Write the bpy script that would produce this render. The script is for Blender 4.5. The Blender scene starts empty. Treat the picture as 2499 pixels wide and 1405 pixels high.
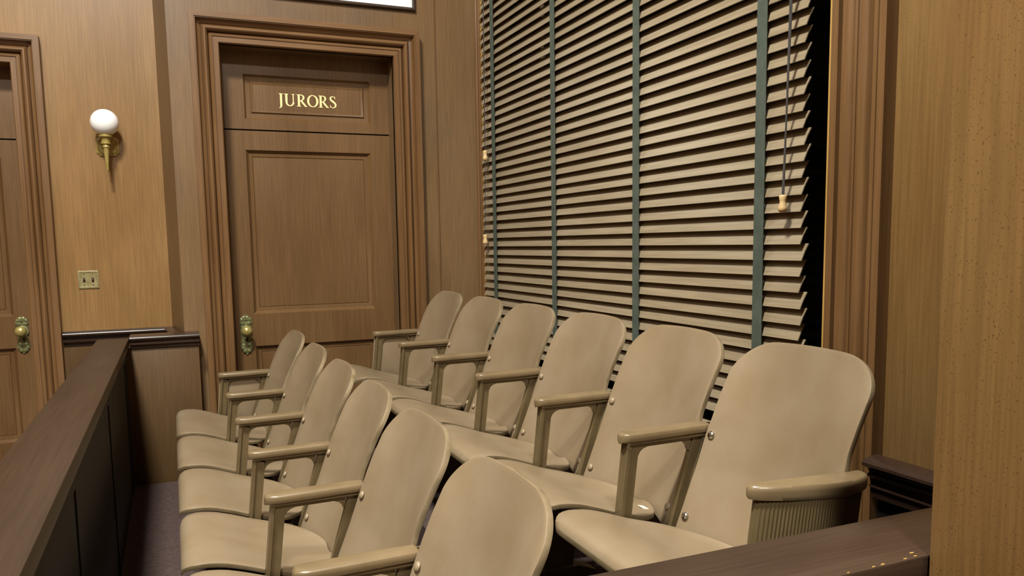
import bpy, bmesh, math, random
from mathutils import Vector, Matrix
random.seed(7)
PI = math.pi
S = bpy.context.scene
C = S.collection
H = 1.41                       # camera height above the courtroom floor
ZP = 0.22                      # jury box platform
ZR = 0.38                      # riser of the rear row

# ------------------------------------------------------------------ helpers
class MB:
    def __init__(s): s.v = []; s.f = []
    def add(s, verts, faces):
        o = len(s.v); s.v += [tuple(p) for p in verts]; s.f += [tuple(i + o for i in f) for f in faces]
    def box(s, x0, x1, y0, y1, z0, z1):
        s.add([(x0,y0,z0),(x1,y0,z0),(x1,y1,z0),(x0,y1,z0),(x0,y0,z1),(x1,y0,z1),(x1,y1,z1),(x0,y1,z1)],
              [(0,3,2,1),(4,5,6,7),(0,1,5,4),(1,2,6,5),(2,3,7,6),(3,0,4,7)])
    def loft(s, loops, closed=True, caps=True, ring=False):
        n = len(loops[0]); vs = [p for l in loops for p in l]; fs = []
        m = len(loops)
        for a in range(m if ring else m - 1):
            b = (a + 1) % m
            for i in range(n if closed else n - 1):
                j = (i + 1) % n
                fs.append((a*n+i, a*n+j, b*n+j, b*n+i))
        if caps and closed and not ring:
            fs.append(tuple(range(n-1, -1, -1))); fs.append(tuple((m-1)*n + i for i in range(n)))
        s.add(vs, fs)
    def lathe(s, prof, c=(0,0,0), n=24, axis='z'):
        loops = []
        for r, h in prof:
            l = []
            for k in range(n):
                a = 2*PI*k/n
                p = (r*math.cos(a), r*math.sin(a), h)
                if axis == 'y': p = (p[0], h, p[1])
                if axis == 'x': p = (h, p[0], p[1])
                l.append((c[0]+p[0], c[1]+p[1], c[2]+p[2]))
            loops.append(l)
        s.loft(loops)
    def tube(s, pts, r, n=8):
        loops = []
        for i, p in enumerate(pts):
            a = Vector(pts[max(i-1,0)]); b = Vector(pts[min(i+1,len(pts)-1)])
            d = (b-a).normalized(); u = d.orthogonal().normalized() if i == 0 else (u - d*u.dot(d)).normalized()
            w = d.cross(u)
            loops.append([tuple(Vector(p) + u*r*math.cos(2*PI*k/n) + w*r*math.sin(2*PI*k/n)) for k in range(n)])
        s.loft(loops)
    def prism(s, poly, f0, f1):
        """poly: 2-D points, f0/f1 map them to the two ends"""
        s.loft([[f0(*p) for p in poly], [f1(*p) for p in poly]])
    def build(s, name, mat, parent=None, angle=35, bevel=0, seg=2, mi=None, mat2=None, bang=28):
        me = bpy.data.meshes.new(name); me.from_pydata(s.v, [], s.f)
        if mi:
            for p, k in zip(me.polygons, mi): p.material_index = k
        bm = bmesh.new(); bm.from_mesh(me)
        bmesh.ops.recalc_face_normals(bm, faces=bm.faces)
        if bevel:
            es = [e for e in bm.edges if len(e.link_faces) == 2 and e.calc_face_angle(0) > math.radians(bang)]
            bmesh.ops.bevel(bm, geom=es, offset=bevel, offset_type='OFFSET', segments=seg, profile=.5, affect='EDGES', clamp_overlap=True)
        for f in bm.faces: f.smooth = True
        for e in bm.edges:
            e.smooth = not (len(e.link_faces) == 2 and e.calc_face_angle(0) > math.radians(angle))
        bm.to_mesh(me); bm.free()
        if mat: me.materials.append(mat)
        if mat2: me.materials.append(mat2)
        o = bpy.data.objects.new(name, me); C.objects.link(o)
        if parent: o.parent = parent
        return o

def thing(name, label, cat, loc=(0,0,0), group=None):
    o = bpy.data.objects.new(name, None); o.empty_display_size = .1; C.objects.link(o); o.location = loc
    o['label'] = label; o['category'] = cat
    if group: o['group'] = group
    return o
def tag(o, label, cat, group=None):
    o['label'] = label; o['category'] = cat
    if group: o['group'] = group
    return o
def struct(o, label=None, cat=None):
    o['kind'] = 'structure'
    if label: o['label'] = label
    if cat: o['category'] = cat
    return o
def sroot(name, label, cat):
    o = bpy.data.objects.new(name, None); o.empty_display_size = .1; C.objects.link(o)
    return struct(o, label, cat)
def local(o, parent):
    """child meshes are built in world space; keep them there under a moved root"""
    o.parent = parent; o.matrix_parent_inverse = Matrix.Translation(parent.location).inverted(); return o

# ------------------------------------------------------------------ materials
def lin(c):
    return tuple(((x/255)/12.92 if x/255 <= .04045 else ((x/255+.055)/1.055)**2.4) for x in c) + (1,)
def new(name):
    m = bpy.data.materials.new(name); m.use_nodes = True
    nt = m.node_tree; b = nt.nodes['Principled BSDF']; return m, nt, b
def nd(nt, t, **k):
    n = nt.nodes.new(t)
    for a, v in k.items(): setattr(n, a, v)
    return n
def mixc(nt, fac, a, b, mode='MIX'):
    n = nd(nt, 'ShaderNodeMix', data_type='RGBA', blend_type=mode)
    L = nt.links
    if isinstance(fac, float): n.inputs[0].default_value = fac
    else: L.new(fac, n.inputs[0])
    for i, x in ((6, a), (7, b)):
        if isinstance(x, tuple): n.inputs[i].default_value = x
        else: L.new(x, n.inputs[i])
    return n.outputs[2]
def ramp(nt, src, p0, p1, c0=(0,0,0,1), c1=(1,1,1,1)):
    r = nd(nt, 'ShaderNodeValToRGB'); e = r.color_ramp.elements
    e[0].position = p0; e[1].position = p1; e[0].color = c0; e[1].color = c1
    nt.links.new(src, r.inputs[0]); return r.outputs[0]

def wood(name, base, dark, light, rough=.42, grain='z', pores=.35, scale=1.0, spec=.45, blotch=None, porecol=None):
    m, nt, b = new(name); L = nt.links
    tc = nd(nt, 'ShaderNodeTexCoord')
    def tex(sc, detail, st, rough_=.55):
        mp = nd(nt, 'ShaderNodeMapping'); L.new(tc.outputs['Object'], mp.inputs[0])
        k = {'x':(st,1,1),'y':(1,st,1),'z':(1,1,st)}[grain]
        mp.inputs['Scale'].default_value = tuple(sc*scale*q for q in k)
        n = nd(nt, 'ShaderNodeTexNoise'); n.inputs['Scale'].default_value = 1; n.inputs['Detail'].default_value = detail
        n.inputs['Roughness'].default_value = rough_
        L.new(mp.outputs[0], n.inputs['Vector']); return n.outputs[0]
    fine = tex(160, 4, .03)
    mid = tex(26, 3, .05)
    big = tex(2.6, 2, .35)
    c = mixc(nt, ramp(nt, mid, .25, .80), base, dark)
    c = mixc(nt, ramp(nt, big, .42, .66), c, light)
    if blotch: c = mixc(nt, ramp(nt, tex(1.7, 3, .6), .5, .72), c, blotch)
    f2 = ramp(nt, fine, .36, .64, (.80,.78,.76,1), (1.10,1.10,1.10,1))
    c = mixc(nt, .75, c, f2, 'MULTIPLY')
    if porecol:
        po = ramp(nt, tex(430, 1, .7, .4), .66, .72)
        c = mixc(nt, po, c, porecol)
    L.new(c, b.inputs['Base Color'])
    b.inputs['Roughness'].default_value = rough; b.inputs['Specular IOR Level'].default_value = spec
    rr = nd(nt, 'ShaderNodeMapRange'); L.new(big, rr.inputs[0]); rr.inputs[3].default_value = rough-.06; rr.inputs[4].default_value = rough+.08
    L.new(rr.outputs[0], b.inputs['Roughness'])
    bp = nd(nt, 'ShaderNodeBump'); bp.inputs['Strength'].default_value = .08; bp.inputs['Distance'].default_value = .002
    L.new(fine, bp.inputs['Height']); L.new(bp.outputs[0], b.inputs['Normal'])
    return m

def paint(name, base, mott, rough=.4, spec=.45, scale=9, chips=None, fine=.92):
    m, nt, b = new(name); L = nt.links
    tc = nd(nt, 'ShaderNodeTexCoord'); oi = nd(nt, 'ShaderNodeObjectInfo')
    va = nd(nt, 'ShaderNodeVectorMath', operation='ADD'); L.new(tc.outputs['Object'], va.inputs[0])
    sc = nd(nt, 'ShaderNodeMath', operation='MULTIPLY'); L.new(oi.outputs['Random'], sc.inputs[0]); sc.inputs[1].default_value = 40
    L.new(sc.outputs[0], va.inputs[1])
    def nz(s, d):
        n = nd(nt, 'ShaderNodeTexNoise'); n.inputs['Scale'].default_value = s; n.inputs['Detail'].default_value = d
        L.new(va.outputs[0], n.inputs['Vector']); return n.outputs[0]
    c = mixc(nt, ramp(nt, nz(scale, 3), .35, .7), base, mott)
    f = nz(420, 2)
    c = mixc(nt, .6, c, ramp(nt, f, .3, .7, (fine,fine,fine,1), (2-fine,2-fine,2-fine,1)), 'MULTIPLY')
    if chips:
        c = mixc(nt, ramp(nt, nz(38, 4), .735, .75), c, chips)
    L.new(c, b.inputs['Base Color'])
    b.inputs['Roughness'].default_value = rough; b.inputs['Specular IOR Level'].default_value = spec
    bp = nd(nt, 'ShaderNodeBump'); bp.inputs['Strength'].default_value = .06; bp.inputs['Distance'].default_value = .001
    L.new(f, bp.inputs['Height']); L.new(bp.outputs[0], b.inputs['Normal'])
    return m

def plain(name, col, rough=.5, metal=0, spec=.5):
    m, nt, b = new(name); b.inputs['Base Color'].default_value = col
    b.inputs['Roughness'].default_value = rough; b.inputs['Metallic'].default_value = metal; b.inputs['Specular IOR Level'].default_value = spec
    return m

M = {}
M['wall'] = wood('walnut_veneer_wall', lin((134,101,59)), lin((124,92,52)), lin((141,108,66)), rough=.36, pores=0)
M['wallj'] = wood('walnut_veneer_surround', lin((116,90,59)), lin((105,80,50)), lin((122,96,66)), rough=.38, blotch=lin((96,79,62)))
M['wallr'] = wood('walnut_veneer_speckled', lin((133,100,58)), lin((122,90,49)), lin((136,106,62)), rough=.45, porecol=lin((100,71,40)), scale=.9)
M['case'] = wood('casing_wood', lin((112,81,49)), lin((97,68,39)), lin((118,87,55)), rough=.34, spec=.55)
M['casex'] = wood('casing_wood_head', lin((112,81,49)), lin((97,68,39)), lin((118,87,55)), rough=.34, grain='x', spec=.55)
M['door'] = wood('door_wood', lin((104,76,46)), lin((93,67,39)), lin((110,82,51)), rough=.36)
M['dark'] = wood('dark_mahogany', lin((50,35,27)), lin((40,27,21)), lin((55,39,30)), rough=.24, grain='x', spec=.6)
M['darky'] = wood('dark_mahogany_rail', lin((50,35,23)), lin((42,28,18)), lin((54,39,26)), rough=.42, grain='y', spec=.3)
M['darkx'] = wood('dark_mahogany_near_rail', lin((42,27,18)), lin((34,21,14)), lin((46,31,21)), rough=.30, grain='x', spec=.35, blotch=lin((66,52,42)))
M['darkz'] = wood('shade_toned_mahogany_panel', lin((19,12,12)), lin((13,9,10)), lin((24,15,14)), rough=.6, spec=.2)  # near-black: the shade inside the rail is painted into this wood
M['endp'] = wood('end_panel_wood', lin((82,60,34)), lin((72,51,28)), lin((90,67,40)), rough=.42)
M['chair'] = paint('beige_seat_paint', lin((132,115,92)), lin((124,106,81)), rough=.42, spec=.4, scale=7)
M['frame'] = paint('olive_brown_frame_paint', lin((98,83,57)), lin((86,72,48)), rough=.32, spec=.5, scale=14, chips=lin((150,134,104)))
M['arm'] = paint('armrest_paint', lin((120,102,75)), lin((108,91,65)), rough=.3, spec=.55, scale=12)
M['bolt'] = plain('painted_bolt', lin((138,121,96)), .32)
M['chrome'] = plain('bare_steel_bolt', lin((200,198,190)), .2, 1)
M['edge'] = paint('chair_edge', lin((112,97,73)), lin((142,126,99)), rough=.28, scale=16)  # pale mottling joins worn paint with a painted edge highlight
M['rim'] = paint('seat_rim', lin((98,84,60)), lin((118,102,76)), rough=.32, scale=16)
M['slat'] = wood('taupe_slat', lin((142,128,104)), lin((131,116,92)), lin((148,134,111)), rough=.30, grain='y', spec=.75)
M['tape'] = paint('dark_green_tape', lin((84,92,83)), lin((71,79,70)), rough=.9, spec=.15, scale=20, fine=.85)
M['cord'] = plain('grey_cord', lin((64,60,58)), .8)
M['tassel'] = plain('turned_pale_wood', lin((205,175,125)), .4)
M['brass'] = paint('aged_brass', lin((170,150,86)), lin((140,123,66)), rough=.42, scale=30)
M['brass'].node_tree.nodes['Principled BSDF'].inputs['Metallic'].default_value = .15
M['pale'] = paint('pale_brass', lin((146,134,92)), lin((126,114,74)), rough=.4, scale=30)
M['knob'] = plain('polished_brass', lin((178,163,98)), .26, .5)
M['patina'] = paint('verdigris_brass', lin((124,124,82)), lin((100,102,68)), rough=.36, scale=60)
M['patina'].node_tree.nodes['Principled BSDF'].inputs['Metallic'].default_value = .25
M['opal'] = plain('opal_glass', lin((250,250,250)), .18, 0, .6)
M['opal'].node_tree.nodes['Principled BSDF'].inputs['Subsurface Weight'].default_value = .3
M['opal'].node_tree.nodes['Principled BSDF'].inputs['Subsurface Radius'].default_value = (.05,.05,.05)
M['toggle'] = plain('dark_brown_toggle', lin((56,40,30)), .4)
M['gold'] = plain('gold_leaf_letter', lin((244,226,165)), .4, 0)
M['carpet'] = paint('purple_brown_carpet', lin((80,66,62)), lin((68,55,53)), rough=.95, spec=.1, scale=60, fine=.7)
M['black'] = plain('night_dark', lin((8,8,16)), .6)
M['raw'] = wood('bare_yellow_wood', lin((178,140,70)), lin((160,122,58)), lin((190,152,84)), rough=.5)
M['paper'] = plain('white_paper', lin((246,250,240)), .6)
M['label'] = plain('cream_sticker', lin((235,228,200)), .5)
M['ceil'] = plain('ceiling_plaster', lin((150,140,120)), .9)
M['plaster'] = plain('wall_plaster', lin((190,165,125)), .9)
gl, nt, b = new('window_glass'); b.inputs['Base Color'].default_value = (.9,.95,1,1); b.inputs['Roughness'].default_value = .03
b.inputs['Transmission Weight'].default_value = 1; b.inputs['IOR'].default_value = 1.45; M['glass'] = gl

# ------------------------------------------------------------------ profiles
#  (o, d): o = distance from the opening outwards, d = how far it stands proud of the wall
def casing_profile(w, t=.060):
    k = w/.140
    P = [(0,.0),(0,.020),(.004,.024),(.027,.024),(.0285,.019),(.0305,.019),(.032,.024),(.041,.025),(.047,.021),(.051,.012)]
    for a in range(0, 181, 20):                       # the torus
        P.append((.068 - .0165*math.cos(math.radians(a)), .016 + .030*math.sin(math.radians(a))))
    P += [(.086,.016),(.0865,.022),(.090,.023)]
    for a in range(0, 91, 18):                        # cove climbing to the back band
        P.append((.091 + .018*math.sin(math.radians(a)), .026 + (t-.031)*(1-math.cos(math.radians(a)))))
    P += [(.110,t-.005),(.1125,t-.005),(.114,t),(.140,t),(.140,0)]
    return [(o*k, d) for o, d in P]
def ledge_profile(hh, out):
    """dado / cap moulding: (drop below the top, distance proud)"""
    P = [(0,0),(0,.55),(.03,.72),(.07,.80),(.10,.84),(.115,.95),(.16,1.0),(.26,1.0),(.32,.93),(.36,.80),(.48,.62),(.56,.58),(.58,.66),(.70,.66),(.74,.58),(.86,.34),(1,.30),(1,0)]
    return [(a*hh, b*out) for a, b in P]

def u_casing(mb_side, mb_top, prof, xl, xr, zt, z0, y):
    """casing round a door opening in a wall at y facing -y"""
    mb_side.loft([[(xl-o, y-d, z0) for o, d in prof], [(xl-o, y-d, zt+o) for o, d in prof]])
    mb_side.loft([[(xr+o, y-d, z0) for o, d in prof], [(xr+o, y-d, zt+o) for o, d in prof]])
    mb_top.loft([[(xl-o, y-d, zt+o) for o, d in prof], [(xr+o, y-d, zt+o) for o, d in prof]])

def panel(mb, x0, x1, z0, z1, y, loops):
    """nested rectangles (inset, depth behind y) seen from -y"""
    L = []
    for i, d in loops:
        L.append([(x0+i,y+d,z0+i),(x1-i,y+d,z0+i),(x1-i,y+d,z1-i),(x0+i,y+d,z1-i)])
    vs = [p for l in L for p in l]; fs = []
    for a in range(len(L)-1):
        for i in range(4):
            j = (i+1) % 4; fs.append((a*4+i, a*4+j, a*4+4+j, a*4+4+i))
    fs.append(tuple((len(L)-1)*4+i for i in range(4)))
    mb.add(vs, fs)
SUNK = [(0,0),(.002,.004),(.013,.013),(.015,.017),(.033,.020),(.036,.024),(.039,.021),(.062,.020)]
RAISED = [(0,0),(.002,.003),(.011,.014),(.034,.016),(.037,.012),(.041,.009),(.046,.010),(.05,.012)]

# ------------------------------------------------------------------ room shell
YJ, YS, WX = 4.50, 4.88, 1.735                         # jurors wall, sconce wall, window wall
ZC = 5.7
def one(name, mat, *boxes, **k):
    mb = MB()
    for b_ in boxes: mb.box(*b_)
    return mb.build(name, mat, **k)
struct(one('floor', M['carpet'], (-5,2.2,-5,6,-.1,0)), 'purple brown carpet of the courtroom floor', 'floor')
struct(one('ceiling', M['ceil'], (-5,2.2,-5,6,ZC,ZC+.1)), 'pale plaster courtroom ceiling', 'ceiling')
struct(one('floor_platform', M['carpet'], (-.30,WX,.80,4.36,0,ZP)), 'purple brown carpeted jury box platform', 'floor')
struct(one('floor_riser', M['carpet'], (.80,WX,.80,4.36,ZP+.001,ZR)), 'carpeted step carrying the rear row of chairs', 'floor')
struct(one('wall_left', M['wall'], (-5.2,-5,-5,6,0,ZC)), 'wood panelled courtroom wall far to the side', 'wall')
struct(one('wall_rear', M['wall'], (-5,2.2,-5.2,-5,0,ZC)), 'wood panelled courtroom wall behind the viewer', 'wall')

# jurors wall with its door opening
JX0, JX1, JZT = .2894, 1.2065, 2.4555
xs0, xs1 = -.0127, .0441
mb = MB()
mb.prism([(xs0,YS+.3),(xs0,YS),(xs1,YJ),(JX0,YJ),(JX0,YS+.3)], lambda x,y:(x,y,0), lambda x,y:(x,y,ZC))
mb.box(JX1, WX+.4, YJ, YS+.3, 0, ZC)
mb.box(JX0, JX1, YJ, YS+.3, JZT, ZC)
mb.box(JX0, JX1, YJ+.25, YS+.3, 0, JZT)
# a veneer board face whose edge shows as a fine upright seam left of the corner
mb.box(JX1, 1.452, YJ-.006, YJ+.02, 0, ZC)
mb.box(JX0, JX1, YJ-.006, YJ+.02, JZT, ZC)
mb.box(xs1+.004, JX0, YJ-.006, YJ+.02, 0, ZC)
wall_j = struct(mb.build('wall_back', M['wallj']), 'brown wood wall round the jurors door', 'wall')
mb = MB(); mb.box(1.4515,1.4575,YJ-.010,YJ+.01,0,ZC)
struct(mb.build('trim_1', M['case']), 'thin upright wood strip between jurors door and window corner', 'trim')

# sconce wall with the left door opening
LX1, LX0, LZT = -.699, -1.62, .955 + H
mb = MB()
mb.box(LX1, .02, YS, YS+.3, 0, ZC); mb.box(LX0, LX1, YS, YS+.3, LZT, ZC); mb.box(-5, LX0, YS, YS+.3, 0, ZC)
mb.box(LX0, LX1, YS+.24, YS+.3, 0, LZT)
struct(mb.build('wall_sconce', M['wall']), 'honey brown veneer wall holding the globe sconce', 'wall')

# window wall
WY0, WY1, WZ0, WZ1 = 1.727, 4.415, H-.70, H+2.0
mb = MB()
mb.box(WX, WX+.4, -5, WY0, 0, ZC); mb.box(WX, WX+.4, WY1, YS, 0, ZC)
mb.box(WX, WX+.4, WY0, WY1, 0, WZ0); mb.box(WX, WX+.4, WY0, WY1, WZ1, ZC)
struct(mb.build('wall_right', M['wallr']), 'brown wood wall holding the window', 'wall')
# panel with speckled veneer between window casing and pier, and its dado
mb = MB(); mb.box(1.700, WX+.001, .5, 1.513, H-.60, ZC)
struct(mb.build('wall_panel', M['wallr'], bevel=.002), 'speckled brown veneer panel between window casing and pier', 'wall')
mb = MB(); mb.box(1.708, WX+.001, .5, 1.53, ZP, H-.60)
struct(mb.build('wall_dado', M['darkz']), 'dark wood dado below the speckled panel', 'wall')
mb = MB()
pr = [(0,0),(0,.020),(.008,.050),(.014,.056),(.022,.056),(.026,.050),(.034,.034),(.046,.028),(.047,.034),(.052,.036),(.057,.032),(.060,.026),(.078,.022),(.079,.027),(.084,.028),(.088,.022),(.115,.016),(.115,0)]
mb.loft([[(1.702-d, 1.530, H-.572-a) for a, d in pr], [(1.702-d, .5, H-.572-a) for a, d in pr]])
struct(mb.build('trim_2', M['dark']), 'dark polished dado moulding beside the pier', 'trim')
# pier at the right edge
mb = MB(); mb.box(.940, WX+.3, -1.6, .753, 0, ZC)
struct(mb.build('wall_pier', M['wallr'], bevel=.004), 'near brown veneer pier at the end of the near rail', 'wall')

# ------------------------------------------------------------------ doors
def handle_set(parent, x, z, y, h, tilt=0):
    w = h*.135
    # ornate escutcheon outline
    ol = [(0,.5),(.12,.465),(.16,.43),(.34,.42),(.50,.385),(.40,.36),(.52,.33),(.56,.28),(.44,.25),(.46,.20),(.42,.0),(.46,-.16),(.44,-.22),(.56,-.25),(.52,-.31),(.40,-.34),(.50,-.37),(.30,-.41),(.16,-.43),(.12,-.465),(0,-.5)]
    full = [(px*w*2, pz*h) for px, pz in ol] + [(-px*w*2, pz*h) for px, pz in ol[-2:0:-1]]
    mb = MB()
    mb.loft([[(x+a, y, z+b_) for a, b_ in full], [(x+a, y-.004, z+b_) for a, b_ in full], [(x+a*.86, y-.007, z+b_*.97) for a, b_ in full]])
    for zz, sx in ((.40,.3),(.34,.6),(.28,.5),(-.26,.5),(-.32,.6),(-.38,.35)):   # scroll relief
        for sgn in (-1, 1):
            mb.lathe([(.001,-.0065),(.010,-.007),(.012,-.010),(.006,-.013),(.001,-.013)], (x+sgn*sx*w, y, z+zz*h), 10, 'y')
    mb.box(x-.022, x+.022, y-.013, y-.006, z+.345*h, z+.365*h)
    mb.box(x-.018, x+.018, y-.012, y-.006, z-.345*h, z-.33*h)
    mb.lathe([(.030,-.006),(.031,-.011),(.020,-.014),(.001,-.014)], (x, y, z+.09*h), 20, 'y')
    pl = mb.build('handle_plate', M['patina'], parent, bevel=0)
    zk = z + .105*h
    mb = MB()
    pf = [(.010,-.012),(.010,-.036),(.014,-.040)]
    for k in range(1, 12):
        a = PI*k/12; pf.append((max(.001,.0285*math.sin(a)), -.040-.021+.021*math.cos(a)))
    pf.append((.001,-.0825))
    mb.lathe(pf, (x, y, zk), 28, 'y')
    kb = mb.build('knob', M['knob'], pl, angle=60)
    mb = MB()
    mb.lathe([(.0055,-.006),(.0055,-.0085),(.0005,-.0085)], (x+.004, y, z-.10*h), 14, 'y')
    mb.box(x+.0015, x+.0065, y-.0085, y-.006, z-.10*h-.018, z-.10*h)
    mb.build('keyhole', M['black'], pl)
    return pl

def door(name, label, x0, x1, zt, groove, y, xm, mats, rect, zbot):
    """leaf with two panels below a fixed transom panel"""
    r = sroot(name, label, 'door')
    t = .04
    # transom
    mb = MB()
    (a0,a1,c0,c1) = rect['transom']
    mb.box(x0-.02,a0,y,y+t,groove+.004,zt+.02); mb.box(a1,x1+.02,y,y+t,groove+.004,zt+.02)
    mb.box(a0,a1,y,y+t,groove+.004,c0); mb.box(a0,a1,y,y+t,c1,zt+.02)
    panel(mb,a0,a1,c0,c1,y,RAISED)
    tr = mb.build('transom_panel', M['door'], r, angle=25)
    mb = MB()
    (a0,a1,c0,c1) = rect['upper']; (b0,b1,d0,d1) = rect['lower']
    mb.box(x0-.02,a0,y,y+t,zbot,groove-.004); mb.box(a1,x1+.02,y,y+t,zbot,groove-.004)
    mb.box(a0,a1,y,y+t,c1,groove-.004); mb.box(a0,a1,y,y+t,d1,c0); mb.box(a0,a1,y,y+t,zbot,d0)
    panel(mb,a0,a1,c0,c1,y,SUNK); panel(mb,a0,a1,d0,d1,y,SUNK)
    lf = mb.build('door_leaf', M['door'], r, angle=25)
    mb = MB(); mb.box(x0-.02,x1+.02,y+.02,y+.05,groove-.006,groove+.006)
    mb.build('shadow_gap', M['black'], r)
    return r, lf, tr

YD = 4.63
d1, leaf1, tr1 = door('door_1', 'panelled jurors door of brown wood with gold lettering', JX0, JX1, JZT, H+.634, YD, None, None,
    dict(transom=(.412,1.103,H+.691,H+.929), upper=(.409,1.095,H-.369,H+.527), lower=(.415,1.093,H-1.25,H-.549)), .02)
ms, mt = MB(), MB(); cp = casing_profile(.1415)
u_casing(ms, mt, cp, JX0, JX1, JZT, 0, YJ-.006)
c1 = ms.build('door_frame', M['case'], d1, angle=30); mt.build('door_head', M['casex'], d1, angle=30)
handle_set(d1, .362, H-.481, YD, .232)
YL = 5.0
d2, leaf2, tr2 = door('door_2', 'panelled brown wood door cut off beside the sconce wall', LX0, LX1, LZT, H+.587, YL, None, None,
    dict(transom=(-1.51,-.80,H+.66,H+.86), upper=(-1.51,-.797,H-.351,H+.49), lower=(-1.51,-.806,H-1.04,H-.524)), .02)
ms, mt = MB(), MB(); cp2 = casing_profile(.139)
u_casing(ms, mt, cp2, LX0, LX1, LZT, 0, YS)
ms.build('door_frame', M['case'], d2, angle=30); mt.build('door_head', M['casex'], d2, angle=30)
handle_set(d2, -.762, H-.4525, YL, .213)

# gold lettering JURORS (own serif outlines, unit = cap height)
def letters(mb, x, z, y, h, width):
    T = .0012
    cnt = [0]
    def quad(pts):
        cnt[0] += 1; t = T + .000012*cnt[0]
        mb.add([(x+a*h, y-t, z+b_*h) for a, b_ in pts] + [(x+a*h, y, z+b_*h) for a, b_ in pts],
               [tuple(range(len(pts)))] + [(i, i+len(pts), (i+1)%len(pts)+len(pts), (i+1)%len(pts)) for i in range(len(pts))])
    def stem(cx, w, b0=0, b1=1, top=True, bot=True):
        quad([(cx-w/2,b0),(cx+w/2,b0),(cx+w/2,b1),(cx-w/2,b1)])
        for on, yb, s in ((bot,b0,1),(top,b1,-1)):
            if on: quad([(cx-w/2-.09,yb),(cx+w/2+.09,yb),(cx+w/2+.09,yb+s*.028),(cx+w/2,yb+s*.07),(cx-w/2,yb+s*.07),(cx-w/2-.09,yb+s*.028)])
    def stroke(pts):                      # (x, y, width) along a path
        n = len(pts); lft, rgt = [], []
        for i, (px, py, w) in enumerate(pts):
            a = pts[max(i-1,0)]; b_ = pts[min(i+1,n-1)]
            dx, dy = b_[0]-a[0], b_[1]-a[1]; q = math.hypot(dx,dy) or 1
            lft.append((px-dy/q*w/2, py+dx/q*w/2)); rgt.append((px+dy/q*w/2, py-dx/q*w/2))
        for i in range(n-1): quad([rgt[i],rgt[i+1],lft[i+1],lft[i]])
    def arc(cx, cy, rx, ry, a0, a1, w0, w1, n=24):     # thick where vertical, thin where horizontal
        p = []
        for k in range(n+1):
            a = math.radians(a0+(a1-a0)*k/n); p.append((cx+rx*math.cos(a), cy+ry*math.sin(a), w1+(w0-w1)*abs(math.cos(a))**1.3))
        stroke(p)
    sw, tw = .165, .065
    cur = 0
    # J
    stem(.20, sw, .05, 1, True, False)
    stroke([(.20,.08,sw),(.195,-.02,.145),(.165,-.10,.11),(.11,-.155,.07),(.03,-.185,.035)])
    cur = .46
    # U
    stem(cur+.16, sw, .30, 1, True, False); stem(cur+.70, .075, .30, 1, True, False)
    arc(cur+.43, .32, .27, .29, 180, 360, .14, .075)
    cur += .98
    # R
    def R(c):
        stem(c+.16, sw)
        stroke([(c+.16,.965,tw),(c+.34,.97,tw),(c+.46,.93,.09),(c+.535,.84,.14),(c+.54,.72,.15),(c+.48,.58,.11),(c+.36,.50,.06),(c+.20,.48,tw)])
        stroke([(c+.34,.50,.14),(c+.50,.28,.155),(c+.66,.08,.13),(c+.80,.012,.03)])
        quad([(c+.60,0),(c+.82,0),(c+.82,.025),(c+.66,.06)])
    R(cur); cur += .82
    # O
    arc(cur+.45, .5, .37, .47, 0, 360, .165, .06, 48); cur += .93
    R(cur); cur += .84
    # S
    c = cur
    stroke([(c+.50,.80,.03),(c+.46,.90,.05),(c+.36,.968,.06),(c+.24,.965,.075),(c+.13,.88,.12),(c+.12,.75,.145),(c+.20,.63,.155),(c+.34,.53,.165),(c+.47,.42,.155),(c+.54,.28,.15),(c+.51,.13,.12),(c+.40,.035,.075),(c+.27,.025,.06),(c+.15,.08,.05),(c+.10,.20,.03)])
    quad([(c+.475,.74),(c+.51,.74),(c+.51,.97),(c+.475,.97)]); quad([(c+.085,.03),(c+.12,.03),(c+.12,.27),(c+.085,.27)])
    return (cur+.58)*h
mb = MB()
hh = .0655
letters(mb, .598, H+.7735, YD+.012, hh, 0)
# stretch to the measured width
x0 = min(p[0] for p in mb.v); x1 = max(p[0] for p in mb.v)
mb.v = [(.597+(p[0]-x0)*(.913-.597)/(x1-x0), p[1], p[2]) for p in mb.v]
lt = mb.build('lettering', M['gold'], tr1, angle=20); lt['label'] = 'gold serif lettering JURORS'

# ------------------------------------------------------------------ dado of the sconce wall
pr = ledge_profile(.082, .045)
mb = MB()
z = H-.436
xa = LX1+.139+.004
nx = Vector((YJ-YS, -(xs1-xs0), 0)).normalized()   # outward normal of the splayed return
if nx.x > 0: nx = -nx
A = Vector((xa,YS,0)); Bc = Vector((xs0,YS,0)); D_ = Vector((xs1,YJ,0)); E_ = Vector((xs1-.0,4.392,0))
L1 = [(xa, YS-d, z-a) for a, d in pr]
L2 = [(xs0-d*.95, YS-d, z-a) for a, d in pr]
L3 = [(xs1-d, 4.40, z-a) for a, d in pr]
mb.loft([L1, L2, L3])
struct(mb.build('trim_3', M['dark'], angle=30), 'dark polished dado moulding under the sconce wall', 'trim')
mb = MB(); mb.box(xa, -.0127, YS-.010, YS+.01, .0, z-.08)
struct(mb.build('wall_dado', M['endp']), 'brown wood dado panel below the light switch', 'wall')

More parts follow.
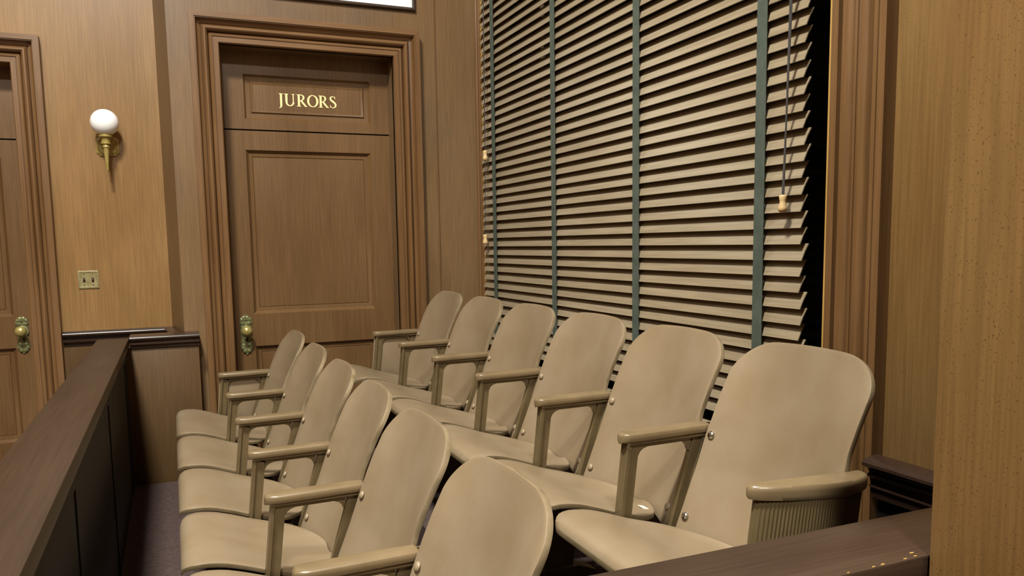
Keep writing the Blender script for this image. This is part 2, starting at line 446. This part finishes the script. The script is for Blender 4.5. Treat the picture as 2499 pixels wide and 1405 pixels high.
# ------------------------------------------------------------------ window, casing and blind
w1 = sroot('window_1', 'tall dark window behind the venetian blind', 'window')
prof = [(0,0),(0,.044),(.009,.046),(.029,.046),(.030,.030),(.039,.030),(.040,.042)]
for a in range(0,91,15): prof.append((.041+.030*math.sin(math.radians(a)), .042-.014*(1-math.cos(math.radians(a)))))
for a in range(0,91,15): prof.append((.071+.021*(1-math.cos(math.radians(a))), .028+.012*math.sin(math.radians(a))))
prof += [(.093,.038),(.094,.044)]
for a in range(0,181,20): prof.append((.115-.020*math.cos(math.radians(a)), .036+.016*math.sin(math.radians(a))))
prof += [(.137,.032),(.144,.030),(.148,.040),(.156,.040),(.158,.032),(.163,.032),(.164,.044),(.186,.044),(.186,0)]
mb = MB()
mb.loft([[(WX-d, WY0-o, ZP) for o, d in prof], [(WX-d, WY0-o, WZ1+.1) for o, d in prof]])
mb.build('window_casing', M['case'], w1, angle=30)
mb = MB(); mb.box(WX-.045, WX+.02, WY0-.011, WY0+.0015, ZP, WZ1)
mb.build('bare_edge', M['raw'], w1)['label'] = 'worn yellow bare wood edge of the window casing'
pf2 = [(0,0),(0,.038),(.004,.042),(.030,.042),(.034,.034)]
for a in range(0,181,20): pf2.append((.048-.013*math.cos(math.radians(a)), .036+.012*math.sin(math.radians(a))))
pf2 += [(.064,.030),(.078,.030),(.079,0)]
mb = MB()
mb.loft([[(WX-d, WY1+o, 0) for o, d in pf2], [(WX-d, WY1+o, WZ1+.1) for o, d in pf2]])
mb.box(WX-.045, WX+.1, WY0-.1, WY1+.07, WZ1, WZ1+.12)
mb.build('window_casing', M['case'], w1, angle=30)
mb = MB(); mb.box(WX-.03, WX+.16, WY1-.006, WY1+.002, WZ0, WZ1)
mb.build('window_jamb', M['raw'], w1)
mb = MB(); mb.box(WX-.055, WX+.16, WY0-.02, WY1+.02, WZ0-.03, WZ0)
mb.build('window_sill', M['dark'], w1, bevel=.004)
mb = MB()
for y0_, y1_ in ((WY0,WY0+.05),(3.04,3.10),(WY1-.05,WY1)): mb.box(WX+.15,WX+.19,y0_,y1_,WZ0,WZ1)
for z0_ in (WZ0,2.05,WZ1-.05): mb.box(WX+.15,WX+.19,WY0,WY1,z0_,z0_+.05)
mb.build('window_frame', M['darkz'], w1)
mb = MB(); mb.box(WX+.165,WX+.171,WY0,WY1,WZ0,WZ1); mb.build('window_pane', M['glass'], w1)
struct(one('night_backing', M['black'], (WX+.38,WX+.42,WY0-.3,WY1+.3,WZ0-.3,WZ1+.3)), 'black backing added behind the window for the night', 'wall')  # black sheet added behind the glass for the dark of night

bl = thing('venetian_blind', 'taupe wood venetian blind with dark green tapes over the window', 'blind', (1.70, 3.1, H-.60))
mb = MB(); ph = .0475
zz = -.585; k = 0
ca, sa = .0262/.0562, .0500/.0562                        # slat direction: back and up
while zz < 1.92:
    ys0 = 1.822 + random.uniform(-.006,.006); ys1 = 4.395 + random.uniform(-.006,.006)
    dz = random.uniform(-.0012,.0012); th = .0032
    x0_ = 1.6905; z0_ = H+zz+dz
    p = [(x0_,z0_),(x0_+.0562*ca,z0_+.0562*sa),(x0_+.0562*ca+th*sa,z0_+.0562*sa-th*ca),(x0_+th*sa,z0_-th*ca)]
    # gentle crown across the slat
    mid = (x0_+.0281*ca-.0016*sa, z0_+.0281*sa+.0016*ca); mid2 = (x0_+.0281*ca+(th-.0016)*sa, z0_+.0281*sa-(th-.0016)*ca)
    poly = [p[0], mid, p[1], p[2], mid2, p[3]]
    mb.loft([[(a, ys0, b_) for a, b_ in poly], [(a, ys1, b_) for a, b_ in poly]])
    zz += ph; k += 1
local(mb.build('slats', M['slat'], angle=40), bl)
mb = MB(); mb.box(1.688,1.716,1.82,4.395,H-.655,H-.630); local(mb.build('bottom_rail', M['slat'], bevel=.004), bl)
mb = MB(); mb.box(1.675,1.735,1.80,4.40,H+1.93,H+1.99); local(mb.build('head_rail', M['slat'], bevel=.004), bl)
for y0_, y1_ in ((4.174,4.220),(3.421,3.466),(2.692,2.737),(1.976,2.021)):
    mb = MB(); mb.box(1.6855,1.6868,y0_,y1_,H-.655,H+1.94); mb.box(1.7215,1.7228,y0_,y1_,H-.655,H+1.94)
    mb.box(1.6855,1.7228,y0_,y1_,H-.657,H-.655)
    local(mb.build('ladder_tape', M['tape']), bl)
def tassel(parent, x, y, z, s=1, mat=None):
    mb = MB(); mb.lathe([(.004*s,.048*s),(.009*s,.047*s),(.0105*s,.043*s),(.0085*s,.032*s),(.0085*s,.026*s),(.0125*s,.014*s),(.0125*s,.007*s),(.009*s,.002*s),(.004*s,0)], (x,y,z), 18)
    return mb.build('tassel', mat or M['tassel'], parent, angle=60)
mb = MB()
mb.tube([(1.664,1.848,H+1.93),(1.664,1.850,H+.65),(1.663,1.860,H+.35),(1.664,1.866,H+.12)], .0028, 6)
mb.tube([(1.664,1.856,H+1.93),(1.664,1.856,H+.65),(1.665,1.863,H+.33),(1.664,1.871,H+.12)], .0028, 6)
cd = local(mb.build('pull_cord', M['cord']), bl); o = tassel(None, 1.664,1.8685,H+.0775,1.08); local(o, bl)
mb = MB()
mb.tube([(1.664,4.243,H+1.93),(1.664,4.262,H+.65),(1.664,4.268,H+.52)], .0018, 6)
mb.tube([(1.664,4.250,H+1.93),(1.664,4.270,H+.48),(1.664,4.290,H+.05)], .0018, 6)
local(mb.build('pull_cord', M['cord']), bl)
local(tassel(None, 1.664,4.268,H+.465,1.2), bl); local(tassel(None, 1.664,4.291,H-.005,1.2), bl)

# ------------------------------------------------------------------ framed sheet above the jurors door
fr = thing('framed_sheet', 'white sheet in a dark wood frame hung above the jurors door', 'picture', (.75, YJ-.006, H+1.3))
mb = MB()
X0, X1, Z0, Z1 = .16, 1.344, H+1.302, H+1.302+.72
pfm = [(0,0),(0,.016),(.004,.020),(.010,.020),(.014,.014),(.019,.012),(.019,0)]
ring = []
for (cx, cz, sx, sz) in ((X0,Z0,1,1),(X1,Z0,-1,1),(X1,Z1,-1,-1),(X0,Z1,1,-1)):
    ring.append([(cx+sx*a, YJ-.006-d, cz+sz*a) for a, d in pfm])
mb.loft(ring, ring=True)
local(mb.build('picture_frame', M['dark'], angle=30), fr)
mb = MB(); mb.box(X0+.015,X1-.015,YJ-.014,YJ-.007,Z0+.015,Z1-.015); local(mb.build('sheet', M['paper']), fr)

# ------------------------------------------------------------------ sconce
GX, GY, GZ = -.2795, 4.775, H+.662
sc = thing('wall_sconce', 'brass torch sconce with a white glass globe on the veneer wall', 'lamp', (GX, YS, H+.55))
mb = MB(); R0 = .069
mb.lathe([(max(.001,R0*math.sin(PI*k/24)), -R0*math.cos(PI*k/24)) for k in range(25)], (GX,GY,GZ), 40)
local(mb.build('globe_shade', M['opal'], angle=80), sc)
mb = MB()
zt = GZ-.058
mb.lathe([(.030,0),(.034,-.002),(.034,-.016),(.029,-.020),(.025,-.024),(.021,-.030),(.021,-.046),(.024,-.048),(.024,-.052),(.017,-.054),(.0165,-.064),(.018,-.066),(.018,-.070),(.0145,-.072),(.0135,-.08),(.006,-.185),(.005,-.190),(.001,-.191)], (GX,GY,zt), 28)
mb.lathe([(.012,0),(.012,YS-GY-.008)], (GX, GY, zt-.05), 14, 'y')
local(mb.build('torch_stem', M['brass'], angle=40), sc)
mb = MB(); w_, h_ = .056, .052; cc = .018
def plate(s_, dd):
    a, b_, c_ = w_*s_, h_*s_, cc*s_
    q = [(-a,b_-c_),(-a+c_*.55,b_-c_*.55),(-a+c_,b_),(a-c_,b_),(a-c_*.55,b_-c_*.55),(a,b_-c_),(a,-b_+c_),(a-c_*.55,-b_+c_*.55),(a-c_,-b_),(-a+c_,-b_),(-a+c_*.55,-b_+c_*.55),(-a,-b_+c_)]
    return [(GX+.002+x_, YS-dd, H+.552+z_) for x_, z_ in q]
mb.loft([plate(1,0), plate(1,.008), plate(.9,.010), plate(.78,.014), plate(.72,.010), plate(.3,.012)])
local(mb.build('back_plate', M['brass'], angle=25), sc)

# ------------------------------------------------------------------ light switch
sw = thing('light_switch', 'ornate square brass plate with two dark toggle switches', 'switch', (-.416, YS, H-.16))
X0,X1,Z0,Z1 = -.466,-.366,H-.210,H-.112
mb = MB()
mb.loft([[(X0+i,YS-d,Z0+i),(X1-i,YS-d,Z0+i),(X1-i,YS-d,Z1-i),(X0+i,YS-d,Z1-i)] for i, d in ((0,0),(0,.003),(.003,.0055),(.010,.0055),(.013,.0035),(.02,.004))])
random.seed(3)
for k in range(40):                                             # cast scroll border
    t = k/40*4; e = int(t); q = t-e
    px, pz = [(X0+q*(X1-X0), Z0),(X1, Z0+q*(Z1-Z0)),(X1-q*(X1-X0), Z1),(X0, Z1-q*(Z1-Z0))][e]
    px += (.007 if px < X0+.004 else -.007 if px > X1-.004 else 0); pz += (.007 if pz < Z0+.004 else -.007 if pz > Z1-.004 else 0)
    mb.lathe([(.0042,-.003),(.0036,-.0072),(.001,-.0085)], (px+random.uniform(-.001,.001), YS, pz+random.uniform(-.001,.001)), 7, 'y')
local(mb.build('switch_plate', M['pale'], angle=40), sw)
for px in (X0+.029, X1-.029):
    mb = MB(); mb.box(px-.0055,px+.0055,YS-.0065,YS-.003,H-.174,H-.149); mb.box(px-.0035,px+.0035,YS-.014,YS-.005,H-.165,H-.156)
    local(mb.build('toggle', M['toggle'], bevel=.001), sw)
    for pz in (H-.132,H-.190):
        mb = MB(); mb.lathe([(.0028,-.003),(.0026,-.0055),(.0005,-.006)], (px,YS,pz), 10, 'y'); local(mb.build('screw', M['toggle']), sw)

# ------------------------------------------------------------------ jury box rails and end panel
RZ = H-.439
rl = thing('jury_rail', 'long dark wood jury box rail in front of the front row', 'railing', (-.28, 2.5, 0))
mb = MB()
for y0_, y1_ in ((.76,3.388),(3.3895,4.372)): mb.box(-.356,-.2135,y0_,y1_,RZ-.042,RZ)
local(mb.build('rail_cap', M['darky'], bevel=.003), rl)
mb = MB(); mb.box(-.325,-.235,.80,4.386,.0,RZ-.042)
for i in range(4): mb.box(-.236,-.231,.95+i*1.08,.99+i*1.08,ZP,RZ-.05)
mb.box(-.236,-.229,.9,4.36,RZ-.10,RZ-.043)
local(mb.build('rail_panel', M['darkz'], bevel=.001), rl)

nr = thing('jury_rail', 'scuffed dark wood rail ending at the near pier', 'railing', (.4, .83, 0))
mb = MB(); mb.box(-.2125,WX-.04,.757,.899,RZ-.042,RZ)
local(mb.build('rail_cap', M['darkx'], bevel=.004), nr)
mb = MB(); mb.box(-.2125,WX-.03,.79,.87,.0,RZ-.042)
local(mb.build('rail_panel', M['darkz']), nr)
random.seed(11)
for cx, cy, r_ in ((.930,.772,.005),(.925,.762,.004),(.905,.761,.0035),(.862,.760,.0045),(.845,.7595,.003),(.80,.7592,.0025)):
    chip = MB(); n = 7; pts = [(cx+.55*r_*(1+.5*random.random())*math.cos(2*PI*k/n)*1.3, cy+.28*r_*math.sin(2*PI*k/n)) for k in range(n)]
    chip.loft([[(a,b_,RZ-.001) for a,b_ in pts],[(a,b_,RZ+.0006) for a,b_ in pts]])
    o = chip.build('worn_spot', M['raw']); o['label'] = 'pale chip in the varnish'; local(o, nr)

ep = thing('end_partition', 'low brown wood partition with moulded cap at the far end of jury box', 'partition', (-.05, 4.43, 0))
mb = MB(); mb.box(-.250,.108,4.388,4.478,0,H-.490)
local(mb.build('partition_panel', M['endp'], bevel=.003), ep)
pr = ledge_profile(.062, .030)
mb = MB()
mb.loft([[(-.212, 4.386-d, H-.432-a) for a, d in pr], [(.112, 4.386-d, H-.432-a) for a, d in pr]])
mb.box(-.212,.112,4.384,4.488,H-.494,H-.432)
local(mb.build('cap_moulding', M['dark'], angle=30), ep)

# ------------------------------------------------------------------ jury chairs
AZ = .57                    # arm top above the chair's floor
def prof_seat(u):
    P = [(-.207,-.188),(-.200,-.174),(-.185,-.167),(-.160,-.164),(-.130,-.166),(-.095,-.173),(-.05,-.188),(0,-.207),(.05,-.222),(.10,-.235),(.15,-.246),(.20,-.254)]
    for (a,b_),(c,d) in zip(P,P[1:]):
        if u <= c: return b_+(d-b_)*(u-a)/(c-a)
    return P[-1][1]
def seat_mesh(w):
    hw0 = w/2-.024; cu0, cu1 = -.207, .191
    us = []
    n = 26
    for i in range(n+1): us.append(cu0+(cu1-cu0)*(.5-.5*math.cos(PI*i/n)))
    nv = 16
    def hw(u):
        h = hw0
        r = .045
        if u < cu0+r: h = hw0 - r + math.sqrt(max(0, r*r-(cu0+r-u)**2))
        if u > .055: h = hw0*math.sqrt(max(0, 1-((u-.055)/.140)**2))   # rounded rear
        return max(h,.01)
    top, bot = [], []
    for u in us:
        h = hw(u); tr, br = [], []
        for j in range(nv+1):
            t = -math.cos(PI*j/nv)*.0 + (-1+2*j/nv)
            dish = -.010*(1-t*t)*max(0,min(1,(u+.15)/.15))
            z_ = AZ+prof_seat(u)+dish
            tr.append((u, -w/2+h*t, z_)); br.append((u, -w/2+h*t, z_-.013))
        top.append(tr); bot.append(br)
    mb = MB(); vs = [p for r in top for p in r] + [p for r in bot for p in r]; N = (n+1)*(nv+1); fs = []
    def idx(i,j): return i*(nv+1)+j
    for i in range(n):
        for j in range(nv):
            a = (idx(i,j), idx(i+1,j), idx(i+1,j+1), idx(i,j+1)); fs.append(a); fs.append(tuple(N+q for q in a[::-1]))
    loop = [idx(0,j) for j in range(nv+1)] + [idx(i,nv) for i in range(1,n+1)] + [idx(n,j) for j in range(nv-1,-1,-1)] + [idx(i,0) for i in range(n-1,0,-1)]
    for a, b_ in zip(loop, loop[1:]+loop[:1]): fs.append((a,b_,N+b_,N+a))
    mb.add(vs, fs); return mb
def bow0(z_): return .057 - .026*max(0,min(1,(z_+.10)/.31))      # how far the middle lies behind the straight side line
def bow(z_):                                                        # depth of the hollow: deep at the loins, nearly flat at the top
    P = [(-.3,.056),(-.1,.054),(.03,.048),(.08,.042),(.13,.033),(.17,.023),(.20,.016),(.23,.011)]
    for (a,b_),(c,d) in zip(P,P[1:]):
        if z_ <= c:
            t = (z_-a)/(c-a); return b_+(d-b_)*t
    return 0
def back_mesh(w):
    zb, ztp = -.268, .216
    n = 56; nv = 18; th = .013
    zs = [zb+(ztp-zb)*(math.sin(PI/2*i/n) if False else 1-(1-i/n)**1.6) for i in range(n+1)]
    lo, up = w/2-.022, w/2-.027
    def hw(z_):
        s_ = max(0,min(1,(z_+.022)/.050)); s_ = s_*s_*(3-2*s_); h = lo+(up-lo)*s_
        if z_ < zb+.02: h = lo-.012+.012*math.sqrt(max(0,1-((zb+.02-z_)/.02)**2))
        rx, rz = .118, .082                                    # broad elliptical top corners
        if z_ > ztp-rz: h = h-rx+rx*math.sqrt(max(0, 1-((z_-ztp+rz)/rz)**2))
        return h
    F, B = [], []
    for i, z_ in enumerate(zs):
        h = hw(z_)
        rf, rb = [], []
        for j in range(nv+1):
            t = -1+2*j/nv; v = h*t
            tw = v/up
            ue = .2405+.395*z_ + .012*max(0,(z_-.10)/.116)**2*0
            u = ue + bow0(z_) - bow(z_)*min(1,abs(tw))**2
            za = z_ - .011*min(1,abs(tw))**2*max(0,(z_-.03)/.19)      # gently arched top
            u -= .395*(z_-za)
            rf.append((u, -w/2-.005+v, AZ+za)); rb.append((u+th*.93, -w/2-.005+v, AZ+za-th*.37))
        F.append(rf); B.append(rb)
    mb = MB(); vs = [p for r in F for p in r]+[p for r in B for p in r]; N = (n+1)*(nv+1); fs = []
    def idx(i,j): return i*(nv+1)+j
    for i in range(n):
        for j in range(nv):
            a = (idx(i,j), idx(i,j+1), idx(i+1,j+1), idx(i+1,j)); fs.append(a); fs.append(tuple(N+q for q in a[::-1]))
    loop = [idx(0,j) for j in range(nv+1)] + [idx(i,nv) for i in range(1,n+1)] + [idx(n,j) for j in range(nv-1,-1,-1)] + [idx(i,0) for i in range(n-1,0,-1)]
    for a, b_ in zip(loop, loop[1:]+loop[:1]): fs.append((a,b_,N+b_,N+a))
    mb.add(vs, fs); return mb
def two_tone(o, mat2):
    """the narrow rim takes its own colour"""
    me = o.data; me.materials.append(mat2)
    return o
def lerp(a, b_, t): return a+(b_-a)*t
def rounded(poly, r, n=5):
    out = []
    m = len(poly)
    for i in range(m):
        p0, p1, p2 = Vector(poly[i-1]), Vector(poly[i]), Vector(poly[(i+1)%m])
        a = (p0-p1); b_ = (p2-p1); rr = r[i] if isinstance(r,(list,tuple)) else r
        if rr <= 0: out += [tuple(p1)]*1; continue
        q = min(rr, a.length*.48, b_.length*.48)
        s_, e_ = p1+a.normalized()*q, p1+b_.normalized()*q
        for k in range(n+1):
            t = k/n; out.append(tuple((1-t)**2*s_+2*t*(1-t)*p1+t*t*e_))
    return out
def standard_mesh():
    mb = MB(); hv = .0085
    zt = AZ-.024
    fl = lambda u: None
    # front leg, rear leg, rail under the arm, fillets
    def bar(pts, w0=hv):
        mb.prism(pts, lambda a,b_:(a,-w0,AZ+b_), lambda a,b_:(a,w0,AZ+b_))
    bar([(-.014,-.27),(.019,-.27),(.047,-.035),(.013,-.026)])
    bar([(.136,-.27),(.166,-.27),(.243,-.026),(.206,-.035)])
    bar([(.013,-.024),(.047,-.042),(.19,-.040),(.243,-.024)])
    bar(rounded([(.0455,-.040),(.043,-.066),(.046,-.043),(.072,-.0405)],0)); 
    bar([(.0445,-.062),(.050,-.052),(.060,-.045),(.074,-.041),(.044,-.040)])
    bar([(.168,-.040),(.182,-.045),(.190,-.053),(.194,-.066),(.200,-.040)])
    # raised flanges on the outer edges of both legs
    bar([(-.016,-.27),(-.006,-.27),(.021,-.027),(.011,-.027)], .0155)
    bar([(.158,-.27),(.168,-.27),(.245,-.026),(.234,-.026)], .0145)
    bar([(.010,-.030),(.010,-.0235),(.245,-.0235),(.243,-.030)], .019)
    # web below the seat down to a spreading foot
    bar([(-.016,-.265),(.168,-.265),(.135,-.38),(.115,-AZ+.03),(.02,-AZ+.03),(.005,-.38)])
    bar([(-.055,-AZ),(.19,-AZ),(.19,-AZ+.012),(.13,-AZ+.035),(.01,-AZ+.035),(-.055,-AZ+.012)], .024)
    # bracket joining arm and back
    bar([(.240,-.028),(.226,-.075),(.236,-.078),(.262,-.030),(.270,-.012),(.270,-.004),(.240,-.004)], .012)
    return mb
def arm_mesh():
    mb = MB(); loops = []
    st = [(-.004,.006,-.006),(-.002,.014,-.003),(.004,.0205,-.001),(.014,.0245,0),(.030,.0265,.0),(.12,.0265,.001),(.20,.0255,.002),(.240,.0245,.002),(.246,.023,.001)]
    for u, h, dz in st:
        t = .012 if h > .016 else .010
        l = []
        zc = AZ-.013+dz
        for k in range(20):
            a = 2*PI*k/20; c_, s_ = math.cos(a), math.sin(a); e = .42
            l.append((u, h*math.copysign(abs(c_)**e,c_), zc+t*math.copysign(abs(s_)**e,s_)))
        loops.append(l)
    mb.loft(loops)
    mb.box(.244,.270,-.016,.016,AZ-.014,AZ-.004)
    return mb
def side_panel_mesh():
    mb = MB()
    poly = rounded([(.004,-.030),(.236,-.030),(.158,-.30),(-.022,-.30)], [.01,.01,.03,.03], 4)
    mb.prism(poly, lambda a,b_:(a,.003,AZ+b_), lambda a,b_:(a,.009,AZ+b_)); return mb
def moon(k=1.0, du=0, n=48, rib=0):
    """half-moon outline of the end arm: straight towards the seat, bulging outwards (-y)"""
    pts = [(.000,.018),(.285,.018)]
    L = []
    for i in range(n+1):
        t = i/n; u = .290-.296*t
        bulge = .060*math.sin(PI*min(1,max(0,t))**.92)**.62 if 0 < t < 1 else 0
        v = .010-bulge
        if rib: v -= rib*(.5+.5*math.cos(2*PI*t*rib_n))*1.0
        L.append((u,v))
    full = [(-.002,.020),(.288,.020)] + L
    cx, cy = .14, -.01
    return [(cx+(a-cx)*k+du, cy+(b_-cy)*k) for a, b_ in full]
rib_n = 40
def end_arm_mesh(y0):
    mb = MB(); lo = []
    for k, zz_ in ((.90,-.030),(.985,-.027),(1,-.020),(1,-.010),(.985,-.003),(.93,.0005),(.6,.001)):
        lo.append([(a, y0+b_, AZ+zz_-.010*max(0,(a-.10)/.19)) for a, b_ in moon(k)])
    mb.loft(lo); return mb
def end_drum_mesh(y0):
    mb = MB(); lo = []
    for zz_, k, sh in ((-.028,.9,0),(-.10,.9,-.010),(-.25,.88,-.028),(-.34,.86,-.035),(-AZ+.0,.86,-.035)):
        o_ = moon(1,0,280,.0020)
        cx, cy = .14, -.01
        lo.append([(cx+(a-cx)*k+sh, y0+cy+(b_-cy)*k, AZ+zz_) for a, b_ in o_])
    mb.loft(lo); return mb

W0 = .51
def build_chair():
    t = thing('jury_chair', '', 'chair')
    for nm_, mb in (('seat', seat_mesh(W0)), ('backrest', back_mesh(W0))):
        N = len(mb.v)//2                                         # rim has its own colour: wear, and on backrests a painted highlight
        mi = [1 if len([i for i in f_ if i < N]) == 2 else 0 for f_ in mb.f]
        o = mb.build(nm_, M['chair'], t, angle=50, bevel=.0022, seg=2, mi=mi, mat2=M['rim'] if nm_ == 'seat' else M['edge'], bang=50)
        if nm_ == 'backrest': back = o
    mb = MB()                                                    # hinge box under the seat
    mb.prism([(-.055,-.222),(.10,-.262),(.13,-.275),(.13,-.30),(-.01,-.290)], lambda a,b_:(a,-W0+.03,AZ+b_), lambda a,b_:(a,-.03,AZ+b_))
    mb.build('hinge_box', M['frame'], t, bevel=.002)
    sd = standard_mesh().build('arm_standard', M['frame'], t, bevel=.0015, seg=1)
    arm_mesh().build('armrest', M['arm'], sd, angle=55)
    for v in (-.043, -W0+.040):
        for z_ in (-.024,-.222):
            u = .2405+.395*z_ + bow0(z_) - bow(z_)*min(1,abs((v+W0/2+.005)/(W0/2-.025)))**2
            mb = MB(); mb.lathe([(.0108,0),(.0108,.002),(.009,.005),(.0056,.0066),(.0008,.0072)], (0,0,0), 16)
            rot = Matrix.Rotation(-PI/2+.38, 4, 'Y')
            mb.v = [tuple(rot @ Vector(p) + Vector((u-.0005, v, AZ+z_))) for p in mb.v]
            mb.build('bolt', M['bolt'], back, angle=60)
    return t
proto = build_chair()
def copy_tree(o, parent=None):
    c = o.copy(); C.objects.link(c)
    if parent: c.parent = parent
    for ch in list(o.children): copy_tree(ch, c)
    return c
rear_y = [4.222,3.693,3.163,2.644,2.134,1.646,1.159]
front_y = [4.200,3.592,3.043,2.520,2.050,1.540,1.040]
ordl = ['chair beside the jurors door, first', 'second chair from the jurors door', 'third chair from the jurors door', 'fourth chair from the jurors door', 'fifth chair from the jurors door', 'chair farthest from the jurors door']
rows = (('front', .186, ZP, front_y, 'along the long jury rail', 'jury chairs in the front row'),
        ('rear', .982, ZR, rear_y, 'under the venetian blind', 'jury chairs in the rear row'))
first = True; ends = []
for nm, X, Z, ysr, where, grp in rows:
    kids = []
    for i in range(6):
        o = proto if first else copy_tree(proto); first = False
        o.location = (X, ysr[i], Z); w = ysr[i]-ysr[i+1]; o.scale = (1, w/W0, 1)
        o['group'] = grp
        kids.append(o)
    lab = ['beige wooden jury chair with solid end panel, nearest the jurors door in the %s row' % nm,
           'beige wooden jury chair, second from the jurors door in the %s row' % nm,
           'beige wooden jury chair, third from the jurors door in the %s row' % nm,
           'beige wooden jury chair, fourth from the jurors door in the %s row' % nm,
           'beige wooden jury chair, fifth from the jurors door in the %s row' % nm,
           'beige wooden jury chair farthest from the jurors door in the %s row' % nm]
    if nm == 'rear':
        lab[4] = 'beige wooden jury chair with a small cream sticker on its seat'
        lab[5] = 'beige wooden jury chair with fluted end and broad curved armrest by the near rail'
    for o, l in zip(kids, lab): o['label'] = l
    ends.append((kids[0], kids[5], nm))
for far, e, nm in ends:
    side_panel_mesh().build('end_panel', M['chair'], far, bevel=.001)
    dr = end_drum_mesh(-W0+.005).build('fluted_end', M['frame'], e, angle=60); dr['label'] = 'fluted end panel'
    end_arm_mesh(-W0+.005).build('armrest', M['arm'], dr, angle=50)
    if nm == 'rear':
        for o in [c for b_ in e.children if b_.name.startswith('backrest') for c in b_.children]:
            if o.matrix_local.translation.length < 10:
                o.data = o.data.copy(); o.data.materials[0] = M['chrome']; o['label'] = 'bare steel bolt'
# sticker on the fifth rear seat
st = MB(); sx, sy = .982+.145, 1.772
su = lambda a: ZR+AZ+prof_seat(a-.982)-.0040
st.loft([[(sx-.008,sy-.014,su(sx-.008)),(sx+.008,sy-.016,su(sx+.008)),(sx+.009,sy+.016,su(sx+.009)),(sx-.007,sy+.018,su(sx-.007))],
         [(sx-.008,sy-.014,su(sx-.008)+.0012),(sx+.008,sy-.016,su(sx+.008)+.0012),(sx+.009,sy+.016,su(sx+.009)+.0012),(sx-.007,sy+.018,su(sx-.007)+.0012)]])
tag(st.build('paper_sticker', M['label']), 'small cream paper sticker on a rear row seat', 'sticker')

# ------------------------------------------------------------------ light: ceiling fixtures of the courtroom and an added fill lamp
def area(x, y, z_, sx, sy, p, col=(1,.93,.80), aim=None):
    l = bpy.data.lights.new('ceiling_or_fill_light', 'AREA'); l.shape = 'RECTANGLE'; l.size = sx; l.size_y = sy; l.energy = p; l.color = col
    o = bpy.data.objects.new('ceiling_or_fill_light', l); C.objects.link(o); o.location = (x,y,z_)
    if aim:
        d = Vector(aim)-Vector((x,y,z_)); o.rotation_euler = d.to_track_quat('-Z','Y').to_euler()
    return o
LC = (1,.985,.91)
for lx, ly, lp in ((-.8,1.0,510),(-.7,-2.6,370),(-3.8,.4,60)):  # the weak lamp far to the left is added as low fill
    area(lx, ly, ZC-.06, .6, .6, lp, LC)

w = bpy.data.worlds.new('World'); S.world = w; w.use_nodes = True
w.node_tree.nodes['Background'].inputs[0].default_value = (.02,.02,.025,1); w.node_tree.nodes['Background'].inputs[1].default_value = 1

# ------------------------------------------------------------------ camera
yaw, pit, rol = math.radians(23.0), math.radians(6.32), math.radians(.88)
f = Vector((math.sin(yaw)*math.cos(pit), math.cos(yaw)*math.cos(pit), -math.sin(pit)))
r = Vector((math.cos(yaw), -math.sin(yaw), 0)); d = f.cross(r)
r2 = r*math.cos(rol)+d*math.sin(rol); d2 = -r*math.sin(rol)+d*math.cos(rol)
cam = bpy.data.cameras.new('camera'); co = bpy.data.objects.new('camera', cam); C.objects.link(co)
mw = Matrix((( r2.x,-d2.x,-f.x,0),(r2.y,-d2.y,-f.y,0),(r2.z,-d2.z,-f.z,H),(0,0,0,1)))
co.matrix_world = mw
cam.sensor_width = 36; cam.lens = 1946/2499*36; cam.shift_y = (809-702.5)/2499; cam.clip_start = .02
S.camera = co
S.view_settings.view_transform = 'Standard'; S.view_settings.look = 'None'; S.view_settings.gamma = 1
S.view_settings.use_curve_mapping = False
S.view_settings.exposure = 0.08
